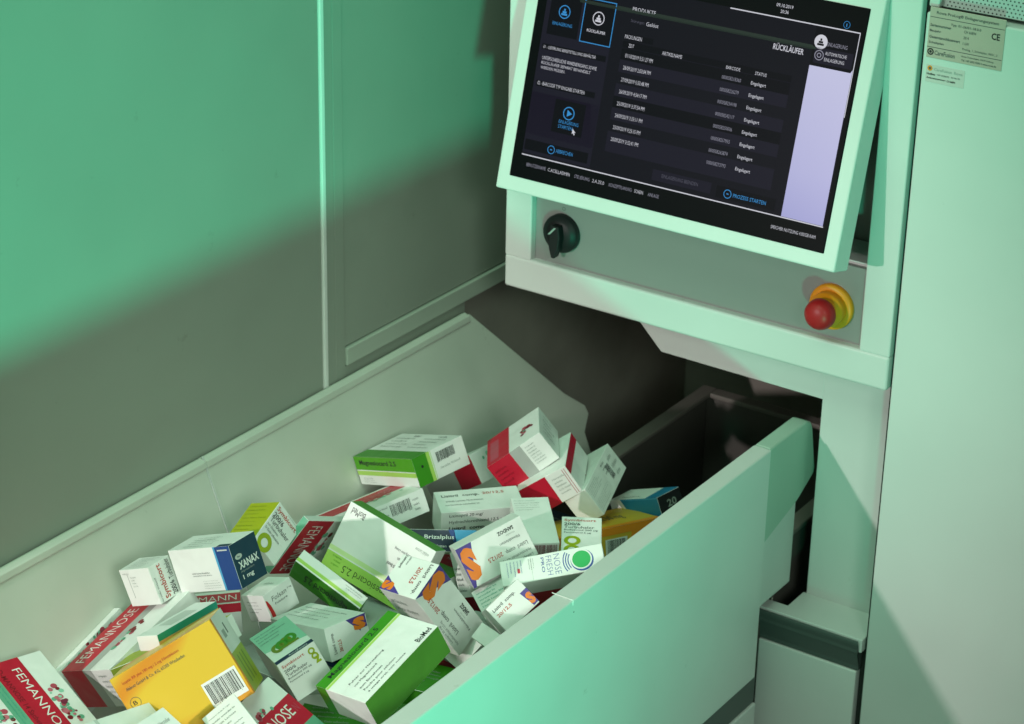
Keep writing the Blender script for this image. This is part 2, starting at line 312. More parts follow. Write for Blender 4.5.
F.disc((KX-.043)/.506, .80, .0026, 'ink2', r0=.002); F.text((KX-.043-.002)/.506, .965-.1, .01, .03, '0', 'ink2'); fc.build('dial_marking', cab)
# emergency stop
EX, EZ = .5015, 1.0925
b = MB(); b.lathe([(.031, 0), (.031, .004), (.0295, .007), (.0245, .0075)], (EX, .012, EZ), yell, 56)
e = b.build('emergency_stop', cab)
b = MB(); b.lathe([(.0235, .007), (.0235, .016), (.0225, .019), (.0175, .0215), (.0172, .026)], (EX, .012, EZ), yell, 48); b.build('collar', e)
b = MB(); b.lathe([(.013, .024), (.0185, .0265), (.0205, .030), (.0208, .034), (.0196, .040), (.0165, .0450), (.011, .0482), (.005, .0497), (.0005, .05)], (EX, .012, EZ), redp, 48); b.build('push_button', e)

# monitor
T = math.atan(.26); up = Vector((0, .26, 1)).normalized(); nn = Vector((0, -1, .26)).normalized()
BL = Vector((.046, -.0935, 1.187))
def mq(x, z): return BL+Vector((x, 0, 0))+up*z
mon = empty('touch_monitor', (.3, -.09, 1.18), 'tilted touch screen monitor in a wide white bezel above the control panel', 'monitor')
b = MB(); b.prism([mq(0, -.002), mq(.504, -.002), mq(.504, .345), mq(0, .345)], -nn*.040, paint, .0025, 3); b.build('housing', mon)
GW, GH = .4665, .302
b = MB(); b.prism([mq(.0195, .018)+nn*-.001, mq(.486, .018)+nn*-.001, mq(.486, .320)+nn*-.001, mq(.0195, .320)+nn*-.001], nn*.0025, glass, .0012, 3)
sc = b.build('screen', mon)
for nm, c, e_ in (('uibk', '15141c', 1.), ('uipan', '1f1d2a', 1.), ('uidk', '0d0c12', 1.), ('uiblue', '3f9be0', 1.), ('uiwhite2', 'dfe0ea', 1.), ('uigrey', '9c9cac', 1.), ('uimid', '565664', 1.)):
    mat('scr_'+nm, (.002, .002, .003), .4, .05, emit=e_*.80, ecol=rgb(c))
m = mat('scr_lav', (.01, .01, .01), .25, .4, emit=.9, ecol=rgb('b3b2e4'))
nt = m.node_tree; tc = nt.nodes.new('ShaderNodeTexCoord'); mp = nt.nodes.new('ShaderNodeSeparateXYZ'); rp = nt.nodes.new('ShaderNodeValToRGB'); mr = nt.nodes.new('ShaderNodeMapRange')
mr.inputs['From Min'].default_value = 1.22; mr.inputs['From Max'].default_value = 1.43
rp.color_ramp.elements[0].color = (*rgb('9a9bd2'), 1); rp.color_ramp.elements[1].color = (*rgb('c3c3e4'), 1); e3 = rp.color_ramp.elements.new(.35); e3.color = (*rgb('b0b0dc'), 1)
nt.links.new(tc.outputs['Object'], mp.inputs[0]); nt.links.new(mp.outputs['Z'], mr.inputs['Value']); nt.links.new(mr.outputs['Result'], rp.inputs['Fac']); nt.links.new(rp.outputs['Color'], nt.nodes['Principled BSDF'].inputs['Emission Color'])
U = MB(); F = Face(U, mq(0, 0)+nn*.0016, (1, 0, 0), nn, 1., 1.)   # u,v in metres on the bezel plane
W_, G_, B_, D_, PN, BK, MD = 'scr_uiwhite2', 'scr_uigrey', 'scr_uiblue', 'scr_uidk', 'scr_uipan', 'scr_uibk', 'scr_uimid'
mm = lambda *a: [x/1000 for x in a]
F.rect(*mm(34, 50, 480, 290), BK, 0)
F.rect(*mm(34, 53, 139, 262), PN, 1); F.rect(*mm(34, 78, 138, 134), PN, 1); F.rect(*mm(157, 79, 400, 214), PN, 1)
F.rect(*mm(34, 49.2, 479, 50.6), W_, 3); F.rect(*mm(300, 288.4, 479.5, 289.8), W_, 3); F.rect(*mm(478.6, 186, 479.6, 289), W_, 3)
F.rect(*mm(420.5, 51, 478.2, 246), 'scr_lav', 2)
F.poly([(.4205, .240), (.476, .240), (.4785, .245), (.4785, .288), (.4205, .288)], D_, 3)
F.rect(*mm(424, 244, 476, 263), PN, 4)
F.rect(*mm(41, 211, 88, 266), D_, 2); F.rect(*mm(92, 210, 139, 267), D_, 2); F.frame(.092, .210, .139, .267, .0011, B_, 5)
def icon(u, v, c, f):
    F.disc(u, v, .0088, c, 4, r0=.0076)
    if f: F.disc(u, v, .0076, c, 4)
    d = D_ if f else c
    F.rect(u-.0045, v-.0045, u+.0045, v-.002, d, 6); F.rect(u-.003, v-.0016, u+.003, v+.001, d, 6); F.rect(u-.0012, v+.0014, u+.0012, v+.0042, d, 6)
icon(.0635, .243, B_, False); icon(.1155, .2435, W_, False); icon(.4300, .2700, W_, True)
F.disc(.4308, .2538, .0062, G_, 6, r0=.0052); F.disc(.4308, .2538, .003, G_, 6, r0=.002)
F.text(.048, .2245, .030, .0042, 'EINLAGERUNG', B_, -.006); F.text(.101, .2245, .028, .0045, 'RÜCKLÄUFER', W_, .01)
F.text(.4385, .2665, .0275, .0048, 'EINLAGERUNG', G_, -.006)
F.text(.4385, .2555, .029, .0042, 'AUTOMATISCHE', W_, -.006, 6); F.text(.4385, .2480, .027, .0042, 'EINLAGERUNG', W_, -.006, 6)
F.text(.3678, .2500, .0420, .0088, 'RÜCKLÄUFER', W_, .01)
F.text(.163, .262, .034, .0048, 'PRODUKTE', W_, -.006); F.text(.163, .2465, .020, .0048, 'Störungen', MD, .0); F.text(.186, .2465, .018, .0050, 'Gelöst', W_, -.006)
F.rect(*mm(158, 224.5, 200, 232), D_, 2); F.text(.1585, .2260, .025, .0048, 'PACKUNGEN', W_, -.006)
F.rect(*mm(157, 214, 400, 222.5), D_, 3)
F.text(.166, .2155, .008, .0045, 'ZEIT', W_, -.006); F.text(.216, .2150, .029, .0045, 'ARTIKELNAME', W_, -.006); F.text(.309, .2145, .020, .0042, 'BARCODE', W_, -.006); F.text(.350, .2145, .016, .0042, 'STATUS', W_, -.006)
T_ = ['01/10/2019 5:51:27 PM', '28/09/2019 2:03:04 PM', '27/09/2019 5:53:48 PM', '26/09/2019 4:54:17 PM', '25/09/2019 3:37:54 PM', '24/09/2019 3:33:11 PM', '23/09/2019 9:25:15 PM', '20/09/2019 3:32:41 PM']
for i, t in enumerate(T_):
    v = .2020-.01548*i
    if i % 2 == 0: F.rect(.157, v-.0035, .400, v+.0115, D_ if i % 4 == 0 else BK, 2)
    F.text(.1635, v, .041, .0050, t, W_, -.006, 5); F.text(.3055, v-.0005, .0270, .0045, '0000%d' % (58218360+i*7919), G_, -.006, 5); F.text(.3468, v-.0015, .0210, .0056, 'Eingelagert' if 0 else 'Eingelagert', W_, .0, 5)
F.rect(*mm(38, 190.5, 136, 198), D_, 2); F.text(.040, .1920, .081, .0048, '01 - LIEFERUNG BEREITSTELLUNG BEHÄLTER', W_, -.006)
for i, t in enumerate(['UNTERSCHIEDLICHE WARENEINGANG SOWIE', 'RÜCKLÄUFER SEPARAT BEHANDELT', 'WERDEN MÜSSEN.']): F.text(.0410, .1775-.0062*i, (.084, .076, .038)[i], .0046, t, W_, -.006)
F.rect(*mm(38, 142, 129, 149.5), D_, 2); F.text(.040, .1440, .073, .0046, '02 - BARCODE TYP EINGABE STARTEN', W_, -.006)
F.rect(*mm(72, 88, 119, 131), D_, 2); F.disc(.0950, .1155, .0087, B_, 5, r0=.0074); F.poly([(.0925, .111), (.1000, .1155), (.0925, .120)], B_, 5)
F.text(.082, .1010, .030, .0045, 'EINLAGERUNG', B_, -.006); F.text(.082, .0945, .022, .0045, 'STARTEN', B_, -.006)
F.poly([(.1045, .0975), (.1045, .0905), (.1063, .0920), (.1076, .0893), (.1090, .0900), (.1078, .0925), (.1098, .0928)], W_, 7)
F.rect(*mm(36, 57, 134, 71), D_, 2); F.disc(.0775, .0640, .0056, B_, 5, r0=.0047); F.rect(.0760, .0634, .0790, .0647, B_, 5); F.text(.0850, .0618, .026, .0048, 'ABBRECHEN', B_, -.006)
F.text(.246, .0625, .053, .0046, 'EINLAGERUNG BEENDEN', MD, .0); F.rect(*mm(232, 57, 318, 71), PN, 1)
F.rect(*mm(326, 55, 410, 70), D_, 2); F.disc(.3425, .0620, .0056, B_, 5, r0=.0047); F.rect(.3410, .0614, .3440, .0627, B_, 5); F.text(.3505, .0595, .0465, .0048, 'PROZESS STARTEN', B_, .0)
x = .0440
for t, wd, c in (('BENUTZERNAME', .030, G_), ('C.ACELLADMIN', .034, W_), ('STEUERUNG:', .024, G_), ('2.A.33.0', .018, W_), ('KONZEPTPLANUNG:', .035, G_), ('SCHEIN', .013, W_), ('ANLAGE', .016, G_)):
    F.text(x, .0355, wd, .0044, t, c, -.006); x += wd+.0035+(.004 if c == W_ else 0)
F.text(.4095, .0335, .062, .0042, 'SPEICHER NUTZUNG 4.00/GB RAM', W_, -.006)
F.text(.3620, .3020, .0230, .0042, '09.10.2019', W_, .0); F.text(.3690, .2950, .0110, .0042, '20:36', W_, .0); F.disc(.4595, .2960, .0045, 'scr_uiblue', 3, r0=.004); F.rect(.4590, .2935, .4600, .2975, 'scr_uiblue', 3)
U.build('display', mon)
b = MB(); b.box(.12, -.03, 1.22, .48, .10, 1.45, blackp, .01); b.build('mounting_block', mon)

# tall cabinet on the right
tc_ = empty('tall_cabinet', (.9, .3, 0), 'tall white cabinet with a smooth door, rating plate and sticker at the right', 'cabinet')
b = MB(); b.box(.5985, .0, .02, 1.30, .04, 1.502, paint2, .0025, 3); b.build('door', tc_)
b = MB(); b.box(.598, .042, 0, 1.3, .8, 2.2, paint2, .002); b.build('body', tc_)
b = MB(); b.box(.5985, .004, 1.508, .612, .04, 2.1, paint2, .002)
b.box(.612, .014, 1.508, 1.30, .03, 1.62, perf, 0)
dk = C('ink')
hole = mat('perforation_hole', (.02, .02, .022), .8)
for i in range(34):
    for j in range(9):
        cx = .618+i*.0052+(.0026 if j % 2 else 0); cz = 1.5105+j*.0046
        b.poly([(cx+.00105*math.cos(a*math.pi/3), .0138, cz+.00105*math.sin(a*math.pi/3)) for a in range(6)][::-1], hole)
b.build('perforated_panel', tc_)
b = MB(); PX, PZ, PW, PH = .6030, 1.4478, .0965, .0620
b.prism([(PX, 0, PZ), (PX+PW, 0, PZ), (PX+PW, 0, PZ+PH), (PX, 0, PZ+PH)], (0, -.0008, 0), plate, .0003, 1)
F = Face(b, (PX, -.0008, PZ), (1, 0, 0), (0, -1, 0), PW, PH)
F.text(.09, .86, .82, .075, 'Rowa ProLog® Einlagerungssystem', 'ink2', .01); F.rect(.01, .80, .99, .812, 'ink2'); F.text(.29, .68, .40, .06, 'Typ: 01-26/01-18.0.0', 'ink2'); F.text(.83, .58, .11, .13, 'CE', 'ink', .02)
for i, (t, q) in enumerate((('Seriennummer', 'CH 66894'), ('Baujahr', '2014'), ('Gesamtanschlusswert', '1 kW'), ('Schaltplan', 'Prolog_1_Schaltplan_0051_3'))):
    F.text(.02, .62-.115*i, (.28, .15, .41, .2)[i], .055, t, 'ink2', .02); F.text(.47, .60-.115*i, (.16, .07, .08, .46)[i], .055, q, 'ink2', .0)
F.rect(.0, .205, .99, .217, 'ink2'); F.disc(.055, .12, .0042, 'ink', r0=.0026); F.disc(.055, .12, .0017, 'ink'); F.text(.11, .07, .27, .09, 'CareFusion', 'ink2', .01); F.text(.47, .12, .42, .04, 'Rowa Technologies, 53539 Kelberg', 'ink2'); F.text(.47, .05, .46, .04, 'Tel. +49 2692 9206 0 www.rowa.de', 'ink2')
b.build('rating_plate', tc_)
b = MB(); PX, PZ, PW, PH = .6045, 1.4175, .050, .0215
b.prism([(PX, 0, PZ), (PX+PW, 0, PZ), (PX+PW, 0, PZ+PH), (PX, 0, PZ+PH)], (0, -.0004, 0), mat('sticker_paper', (.58, .52, .50), .5), .0001, 1)
F = Face(b, (PX, -.0004, PZ), (1, 0, 0), (0, -1, 0), PW, PH)
F.disc(.10, .80, .0033, 'yorange'); F.disc(.10, .80, .0016, 'ink2', 5); F.text(.21, .70, .46, .16, 'CareFusion', 'grey', .01); F.text(.73, .70, .22, .16, 'Rowa', 'grey', .01)
F.text(.03, .42, .22, .12, 'Hotline:', 'ink', .03); F.text(.29, .42, .60, .12, '+49 (0)2692 - 92 06 99', 'ink2', .01); F.text(.03, .18, .50, .12, 'Anlagennummer:', 'ink', .03); F.text(.56, .18, .22, .12, 'CH 66894', 'ink', .02)
b.build('sticker', tc_)

# hopper drawer
YF = -1.62
d = empty('hopper_drawer', (.17, -.7, .5), 'long open hopper drawer pulled out of the machine, full of cartons', 'drawer')
def wl(y, z, o=0): return (-.12+(.897-z)*.398+o*.93, y, z+o*.37)
def leftpart(y0, tail, nm):
    b = MB()
    prof = [(y0, .8945), (tail[0][0], .8945)]+tail[1:] + [(tail[-1][0], .62), (y0, .62)]
    b.prism([wl(y, z) for y, z in prof], (-.013, 0, -.0055), hopper, .0015); return b
b = leftpart(-.506, [(.088, .8945), (.250, .722), (.290, .690), (.293, .676), (.270, .655)], 0); b.build('left_wall', d)
b = MB(); b.prism([wl(y, z) for y, z in ((YF, .8945), (-.5085, .8945), (-.5085, .62), (YF, .62))], (-.013, 0, -.0055), hopper, .0015); b.build('left_wall', d)
b = MB(); b.prism([(-.1330, YF, .896), (-.1330, .080, .896), (-.1195, .090, .899), (-.1070, .078, .8925), (-.1070, YF, .8925), (-.1195, YF, .899)][:0] or
   [(-.1320, YF, .893), (-.1235, YF, .898), (-.1150, YF, .8945), (-.1130, YF, .886), (-.1200, YF, .886)], (0, .509-1.62+1.11-YF-.509, 0) if 0 else (0, -.5085-YF, 0), hopper, .001)
b.prism([(-.1320, -.506, .893), (-.1235, -.506, .898), (-.1150, -.506, .8945), (-.1130, -.506, .886), (-.1200, -.506, .886)], (0, .588, 0), hopper, .001); b.build('left_rim', d)
b = MB(); b.prism([wl(-.5088, .9, .0006), wl(-.5057, .9, .0006), wl(-.5057, .63, .0006), wl(-.5088, .63, .0006)], (-.002, 0, 0), paint, .0003, 1); b.build('seam_strip', d)
rearp = mat('rear_green', (.37, .50, .42), .5, .35, var=.03)  # darker and greener than the side panel
b = MB()
hump = [(-.0425, .895), (.062, .895), (.074, .889), (.080, .878), (.096, .812), (.094, .803), (.050, .779), (-.0425, .752)]
b.prism([(.432, y, z) for y, z in hump], (.024, 0, 0), rearp, .003, 3); b.box(.434, -.0425, .645, .449, .060, .79, paint, .002); b.build('rear_side', d)
b = MB(); b.box(.432, YF, .5455, .4585, -.0445, .8955, paint, .0025, 3); b.build('side_panel', d)
b = MB(); b.box(.433, YF, .62, .4325+.0005, .04, .89, hopper, 0); b.build('inner_lining', d)
b = MB(); b.box(.436, YF, .5005, .4545, -.0360, .5450, grip, .001); b.build('side_grip', d)
b = MB(); b.box(.432, YF, .06, .4580, -.0360, .5000, paint, .002); b.build('lower_side', d)
b = MB(); b.box(-.02, YF, .61, .432, .045, .62, hopper, 0); b.build('drawer_bottom', d)
b = MB(); b.prism([(-.10, YF, .86), (.45, YF, .86), (.45, YF, .55), (.0, YF, .55)], (0, -.02, 0), paint, .002); b.build('drawer_front', d)
b = MB(); b.prism([(.4295, -.5271, .8958), (.4295, -.5262, .8958), (.4592, -.5262, .8958), (.4592, -.5271, .8958)], (0, 0, .0006), strip, 0)
b.box(.4587, -.5271, .889, .4592, -.5262, .8958, strip, 0); b.build('joint_clip', d)
b = MB(); b.lathe([(.0008, 0), (.0008, .001)], (.4597, -.524, .879), C('ink'), 8); b.v = [(.4586+(x-.4597)*0+(-.524-y)*.3, -.524+(x-.4597), z) for x, y, z in b.v]; b.build('screw_head', d)

# storage bin inside the machine
sb = empty('storage_bin', (.27, .27, .5), 'dark grey bin in the shadow behind the drawer, under the console', 'bin')
def ring(b, x0, y0, x1, y1, t, z0, z1, m):
    b.box(x0, y0, z0, x0+t, y1, z1, m, .002); b.box(x1-t, y0, z0, x1, y1, z1, m, .002); b.box(x0+t, y1-t, z0, x1-t, y1, z1, m, .002)
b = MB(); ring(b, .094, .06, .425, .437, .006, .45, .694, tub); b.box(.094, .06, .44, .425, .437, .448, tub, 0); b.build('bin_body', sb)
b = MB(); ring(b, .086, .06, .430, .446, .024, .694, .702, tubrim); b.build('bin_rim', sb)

def carton(key, name, base, arts=None):
    o, E, d = BOX[key]; o = Vector(o); E = [Vector(e) for e in E]
    ctr = o+sum((E[i]*d[i] for i in range(3)), Vector())/2
    b = bmesh.new(); bmesh.ops.create_cube(b, size=1)
    bmesh.ops.bevel(b, geom=b.edges[:], offset=.004, segments=1, affect='EDGES')
    for v in b.verts:
        # constant bevel width in metres
        c = []
        for i in range(3):
            s_ = 1 if v.co[i] > 0 else -1; a = abs(v.co[i]); c.append(s_*(.5*d[i] if a > .499 else .5*d[i]-.00045))
        v.co = ctr+E[0]*c[0]+E[1]*c[1]+E[2]*c[2]
    bmesh.ops.recalc_face_normals(b, faces=b.faces[:])
    mb = MB()
    nrm = {'ab': -E[2], 'ac': -E[1], 'bc': -E[0]}
    def mf(f):
        fcn = f.calc_center_median()-ctr
        for k, n in nrm.items():
            if fcn.dot(n) > .4995*d[{'ab': 2, 'ac': 1, 'bc': 0}[k]]-.00001: return C(base.get(k, base.get('*', 'white')))
        return C(base.get('edge', 'paper'))
    mb.bm(b, None, mfun=mf)
    for (fc, r), fn in (arts or {}).items():
        n = nrm[fc]; ax = 'abc'.index(r[1]); sg = 1 if r[0] == '+' else -1; rv = E[ax]*sg; u = n.cross(rv)
        oth = ['abc'.index(q) for q in fc if q != r[1]][0]
        org = o.copy()
        if sg < 0: org += E[ax]*d[ax]
        if u.dot(E[oth]) < 0: org += E[oth]*d[oth]
        fn(Face(mb, org, rv, n, d[ax], d[oth]))
    ob = mb.build(name)
    # origin to the centre
    ob.data.transform(Matrix.Translation(-ctr)); ob.location = ctr
    return ob
G = 'medicine cartons heaped in the hopper drawer'
def add(key, base, arts, label, cat='medicine carton', nm='medicine_carton'):
    return tag(carton(key, nm, base, arts), label, cat, G)

# ---- shared prints
def logoS(F, pts, u, v, w, h, rot=0):
    F.poly(pts, 'purple', 2); F.text(u, v, w, h, 'S', 'orange', .07, 3, rot=rot)
def dots(F, u0, u1, v0, v1, n, seed):
    rr = random.Random(seed)
    for i in range(int(n*1.5)):
        F.disc(rr.triangular(u0, u1), rr.triangular(v0, v1), rr.uniform(.0014, .0044), rr.choice(['rose', 'pink', 'plum', 'tgreen', 'dkred', 'tealp', 'rose']), 3+(i % 3), 14)
def mag_head(F, v0=.78, side=1, dark=False):
    F.rect(0, v0, 1, 1, 'mdark' if dark else 'mgreen', 1); F.rect(0, v0-.06, 1, v0, 'mlime', 1); F.rect(0, v0-.012, 1, v0, 'white', 2)

# 1 back magnesium carton
def a(F):
    F.rect(0, .52, 1, 1, 'mgreen'); F.rect(0, .34, 1, .52, 'mlime'); F.rect(0, .50, 1, .53, 'white', 2); F.text(.08, .66, .63, .23, 'Magnesiocard 2.5', 'ink', .02); F.lines(.08, .06, .32, .28, 3, 'faint', 3)
def b_(F):
    F.rect(0, 0, .27, 1, 'mdark'); F.rect(.27, 0, .36, 1, 'mlime'); F.rect(.335, 0, .35, 1, 'white', 2); F.disc(.15, .62, .002, 'ink'); F.barcode(.44, .52, .80, .86, seed=4); F.lines(.46, .24, .86, .40, 1, 'faint', 2)
def c_(F):
    F.rect(0, 0, 1, .30, 'mdark'); F.lines(.08, .4, .46, .86, 4, 'grey', 5); F.lines(.55, .4, .94, .86, 4, 'grey', 6); F.text(.3, .88, .1, .05, 'BioMed', 'ink2'); F.text(.7, .88, .15, .05, 'verla', 'ink2')
add('mag_back', {'*': 'white'}, {('ab', '-a'): a, ('bc', '+c'): b_, ('ac', '-a'): c_}, 'green and white carton lying on top at the back beside the sloping wall')

# berry cartons
def fem_end(r0=.42, r1=.60, lab=True):
    def f(F):
        F.rect(0, 0, r0, 1, 'red'); F.rect(r0, 0, r1, 1, 'silver'); F.lines(r0+.25, .15, .95, .85, 6, 'faint', 8)
        F.lines(.04, .2, r0-.04, .8, 4, 'dkred', 3)
    return f
def fem_top(red=(.58, 1.), silver=(.4, .58), txt=(.08, .72, .66, .2), seed=1):
    def f(F):
        F.rect(0, red[0], 1, red[1], 'red'); F.rect(0, silver[0], 1, silver[1], 'silver')
        dots(F, .15, .8, silver[0]-.16, silver[0]+.04, 20, seed)
        if txt: F.text(*txt, 'FEMANNOSE', 'white', -.005, 8)
    return f
def ftl(F): F.rect(0, 0, 1, 1, 'red'); F.lines(.08, .1, .9, .9, 6, 'grey', 4)
def a(F):
    F.rect(0, 0, .42, 1, 'red'); F.rect(.42, 0, .62, 1, 'silver'); F.lines(.66, .2, .92, .9, 7, 'faint', 8); F.lines(.05, .2, .36, .8, 4, 'dkred', 3)
def b_(F):
    F.rect(0, 0, .42, 1, 'red'); F.rect(.06, .1, .22, .8, 'rose', 2); dots(F, .6, .95, .3, .6, 9, 4)
add('fem_high', {'*': 'white'}, {('ab', '-a'): a, ('ac', '-a'): b_, ('bc', '+b'): lambda F: F.lines(.2, .2, .8, .9, 5, 'grey', 9)}, 'red and white carton standing highest at the back, its white end face lit')
add('fem_behind', {'*': 'white', 'bc': 'red'}, {('ab', '+a'): lambda F: (dots(F, .2, .9, .6, .85, 8, 2), F.disc(.5, .3, .008, 'pink', r0=.006)), ('bc', '+c'): lambda F: F.rect(.4, 0, 1, 1, 'silver')}, 'white carton with a dark red end wedged behind the tall red and white one')
def a(F):
    F.rect(0, 0, .58, 1, 'red'); F.lines(.66, .2, .93, .85, 5, 'faint', 2); F.rect(.90, .05, .91, .95, 'rose'); F.rect(.94, .05, .95, .95, 'rose')
def b_(F):
    F.rect(.02, 0, .32, 1, 'red'); F.lines(.08, .2, .26, .8, 5, 'rose', 2)
add('fem_right', {'*': 'white'}, {('ab', '-a'): a, ('bc', '+b'): b_}, 'red and white carton with a striped side between two others in the back row')
def a(F):
    F.lines(.04, .55, .50, .92, 6, 'faint', 1); F.lines(.04, .1, .48, .45, 6, 'grey', 2); F.lines(.55, .5, .72, .95, 3, 'ink2', 3); F.barcode(.62, .25, .72, .75, 'ink2', horiz=True); F.lines(.76, .1, .95, .9, 3, 'grey', 4)
add('white_back', {'*': 'paper'}, {('ab', '+a'): a, ('ac', '+a'): lambda F: F.disc(.4, .5, .004, 'pink')}, 'plain white carton with fine print tilted at the right end of the back row')
# blue / yellow right
def a(F):
    F.poly([(.23, 1), (1, 1), (1, 0), (.40, 0)], 'blue'); F.rect(.24, .93, .99, .97, 'sky', 3)
add('blue', {'*': 'white', 'bc': 'black'}, {('ab', '-a'): a, ('ac', '-a'): lambda F: (F.poly([(.76, 0), (1, 0), (1, 1), (.70, 1)], 'blue'), F.lines(.2, .1, .65, .3, 1, 'ink2', 5)), ('bc', '+c'): lambda F: (F.text(.35, .35, .4, .35, '20', 'grey', .02), F.rect(0, 0, 1, .12, 'white'))}, 'blue and white carton with a black end close to the dark bin')
def ytop(F):
    F.rect(0, 0, 1, .12, 'yorange', 2); F.text(.42, .35, .40, .3, 'Vomex A 50 mg', 'ink2', 0., shear=.3)
def yfr(F):
    F.rect(.0, .82, 1, 1, 'yorange', 2); F.rect(.72, 0, 1, 1, 'yorange', 1); F.barcode(.50, .2, .66, .7, 'ink', 'white', seed=5)
add('yellow_right', {'*': 'yellow'}, {('ac', '-a'): ytop, ('ab', '-a'): yfr}, 'yellow and orange carton with a barcode, half hidden by the right rim')
# inhaler cartons
def symtext(F, u, v, w, h, ring=None):
    F.text(u, v+h*.80, w*.95, h*.20, 'Symbicort', 'txtred', .012); F.text(u, v+h*.57, w*.48, h*.17, '200/6', 'ink', 0.01); F.text(u, v+h*.36, w*.90, h*.16, 'Turbuhaler', 'ink', .0)
    F.text(u, v+h*.18, w, h*.12, 'Budesonid 200 µg', 'ink2'); F.text(u, v, w*.8, h*.12, 'Formoterol 6 µg', 'ink2')
def a(F):
    symtext(F, .06, .56, .84, .38); F.disc(.27, .38, .0105, 'limet', r0=.0055, e=.85); F.disc(.27, .15, .0105, 'limet', r0=.0055, e=.85)
add('sym_small', {'*': 'white'}, {('ab', '+a'): a}, 'small upright white carton with a lime ring, before the yellow and orange one')
def a(F):
    F.text(.06, .30, .56, .60, 'Symbicort', 'txtred', .012) if 0 else None
    F.text(.06, .80, .86, .13, 'Symbicort', 'txtred', .015); F.text(.06, .67, .44, .11, '200/6', 'ink', .01); F.text(.06, .55, .82, .11, 'Turbuhaler', 'ink', 0.); F.lines(.06, .34, .8, .53, 2, 'ink2', 4, fill=.6)
    F.disc(.33, .13, .0125, 'limet', r0=.006, e=1.); F.lines(.45, .945, .98, .985, 1, 'ink2', 2)
add('sym_lime', {'*': 'white', 'ac': 'lime'}, {('ab', '+b'): a, ('ac', '-c'): lambda F: F.lines(.06, .2, .92, .95, 7, 'limed', 4, fill=.3)}, 'white carton with a lime green side leaning on the sloping wall')
def a(F):
    F.text(.05, .42, .90, .30, 'Symbicort', 'txtred', .015); F.text(.05, .14, .34, .22, '200/6', 'ink', .01); F.text(.45, .10, .52, .22, 'Turbuhaler', 'ink', 0.); F.lines(.02, .82, .7, .95, 1, 'ink2', 2)
add('sym_left', {'*': 'white'}, {('bc', '-b'): a, ('ab', '-a'): lambda F: (F.lines(.08, .84, .4, .94, 1, 'grey', 3), F.rect(.22, .22, .235, .86, 'grey'), F.lines(.3, .5, .5, .82, 4, 'faint', 2)), ('ac', '-a'): lambda F: F.lines(.2, .1, .9, .9, 6, 'grey', 6)}, 'white carton with lit end leaning on the wall left of the dark blue one')
def a(F):
    symtext(F, .07, .46, .62, .46)
    F.disc(.84, .84, .0042, 'limet', r0=.0022); F.disc(.86, .70, .0042, 'limet', r0=.0022); F.text(.80, .52, .16, .16, 'z', 'limet', .05)
def b_(F):
    F.rect(0, 0, 1, .085, 'navy2', 2); F.text(.35, .02, .5, .04, 'AstraZeneca', 'white', 0, 3); F.poly([(0, .42), (1, .22), (1, 1), (0, 1)], 'tealp', 1)
    F.lines(.06, .62, .96, .95, 4, 'ink2', 4, fill=.4)
    for k in range(4): F.disc(.30+.13*k, .36+.02*k, .0075, 'mdark' if k % 2 else 'limed', 3+k % 2, r0=.003, e=1.7)
    F.rect(.2, .26, .82, .31, 'limed', 5)
add('sym_mid', {'*': 'white', 'bc': 'pale'}, {('ab', '+a'): a, ('ac', '+a'): b_}, 'white carton with a navy line and lime rings right of the big yellow one')
# ACE inhibitor cartons
def lt(F, u, v, w, h, n=(1,)): pass
def a(F):
    F.text(.07, .66, .45, .14, 'Lisitril  comp.', 'ink', .01); F.text(.56, .70, .26, .12, '20/12,5', 'txtred', .01); F.lines(.10, .42, .78, .56, 1, 'ink2', 3); F.lines(.08, .26, .70, .38, 1, 'ink2', 4)
def b_(F):
    F.text(.10, .80, .40, .12, 'Lisinopril 20 mg/', 'ink', 0.); F.text(.10, .60, .68, .12, 'Hydrochlorothiazid 12,5 mg', 'ink', 0.); F.text(.10, .38, .44, .14, 'Lisitril  comp.', 'ink', .02)
add('lis_flat', {'*': 'white'}, {('ac', '+a'): a, ('ab', '+a'): b_}, 'long white carton lying flat behind the navy one, two dark words along its top edge')
add('white_tilt', {'*': 'white'}, {('ac', '-a'): lambda F: F.lines(.06, .70, .86, .95, 5, 'grey', 7, fill=.45), ('ab', '-a'): lambda F: F.barcode(.30, .1, .95, .9, 'plum', seed=8)}, 'white carton with an empty top face and a barcode under its front edge')
def lisface(F, flip=0):
    F.text(.15, .10, .24, .09, 'SANDOZ', 'ink', .03); F.lines(.16, .22, .30, .30, 1, 'grey', 2); F.text(.12, .36, .30, .06, 'Filmtabletten', 'ink2', 0.)
    F.text(.06, .54, .34, .13, 'Lisitril  comp.', 'ink', .0); F.text(.44, .53, .22, .12, '20/12,5', 'txtred', .01); F.text(.06, .74, .42, .09, 'Hydrochlorothiazid 12,5 mg', 'ink2', -.005); F.text(.06, .87, .34, .08, 'Lisinopril 20 mg/', 'ink2', -.005)
def a(F):
    lisface(F); logoS(F, [(1, 0), (1, 1), (.955, 1), (.70, .62), (.76, 0)][:3]+[(.76, 0)], .79, .06, .20, .80)
add('lis_logo', {'*': 'white'}, {('ab', '-a'): a}, 'upside down purple lettered white carton left of the one with the green disc')
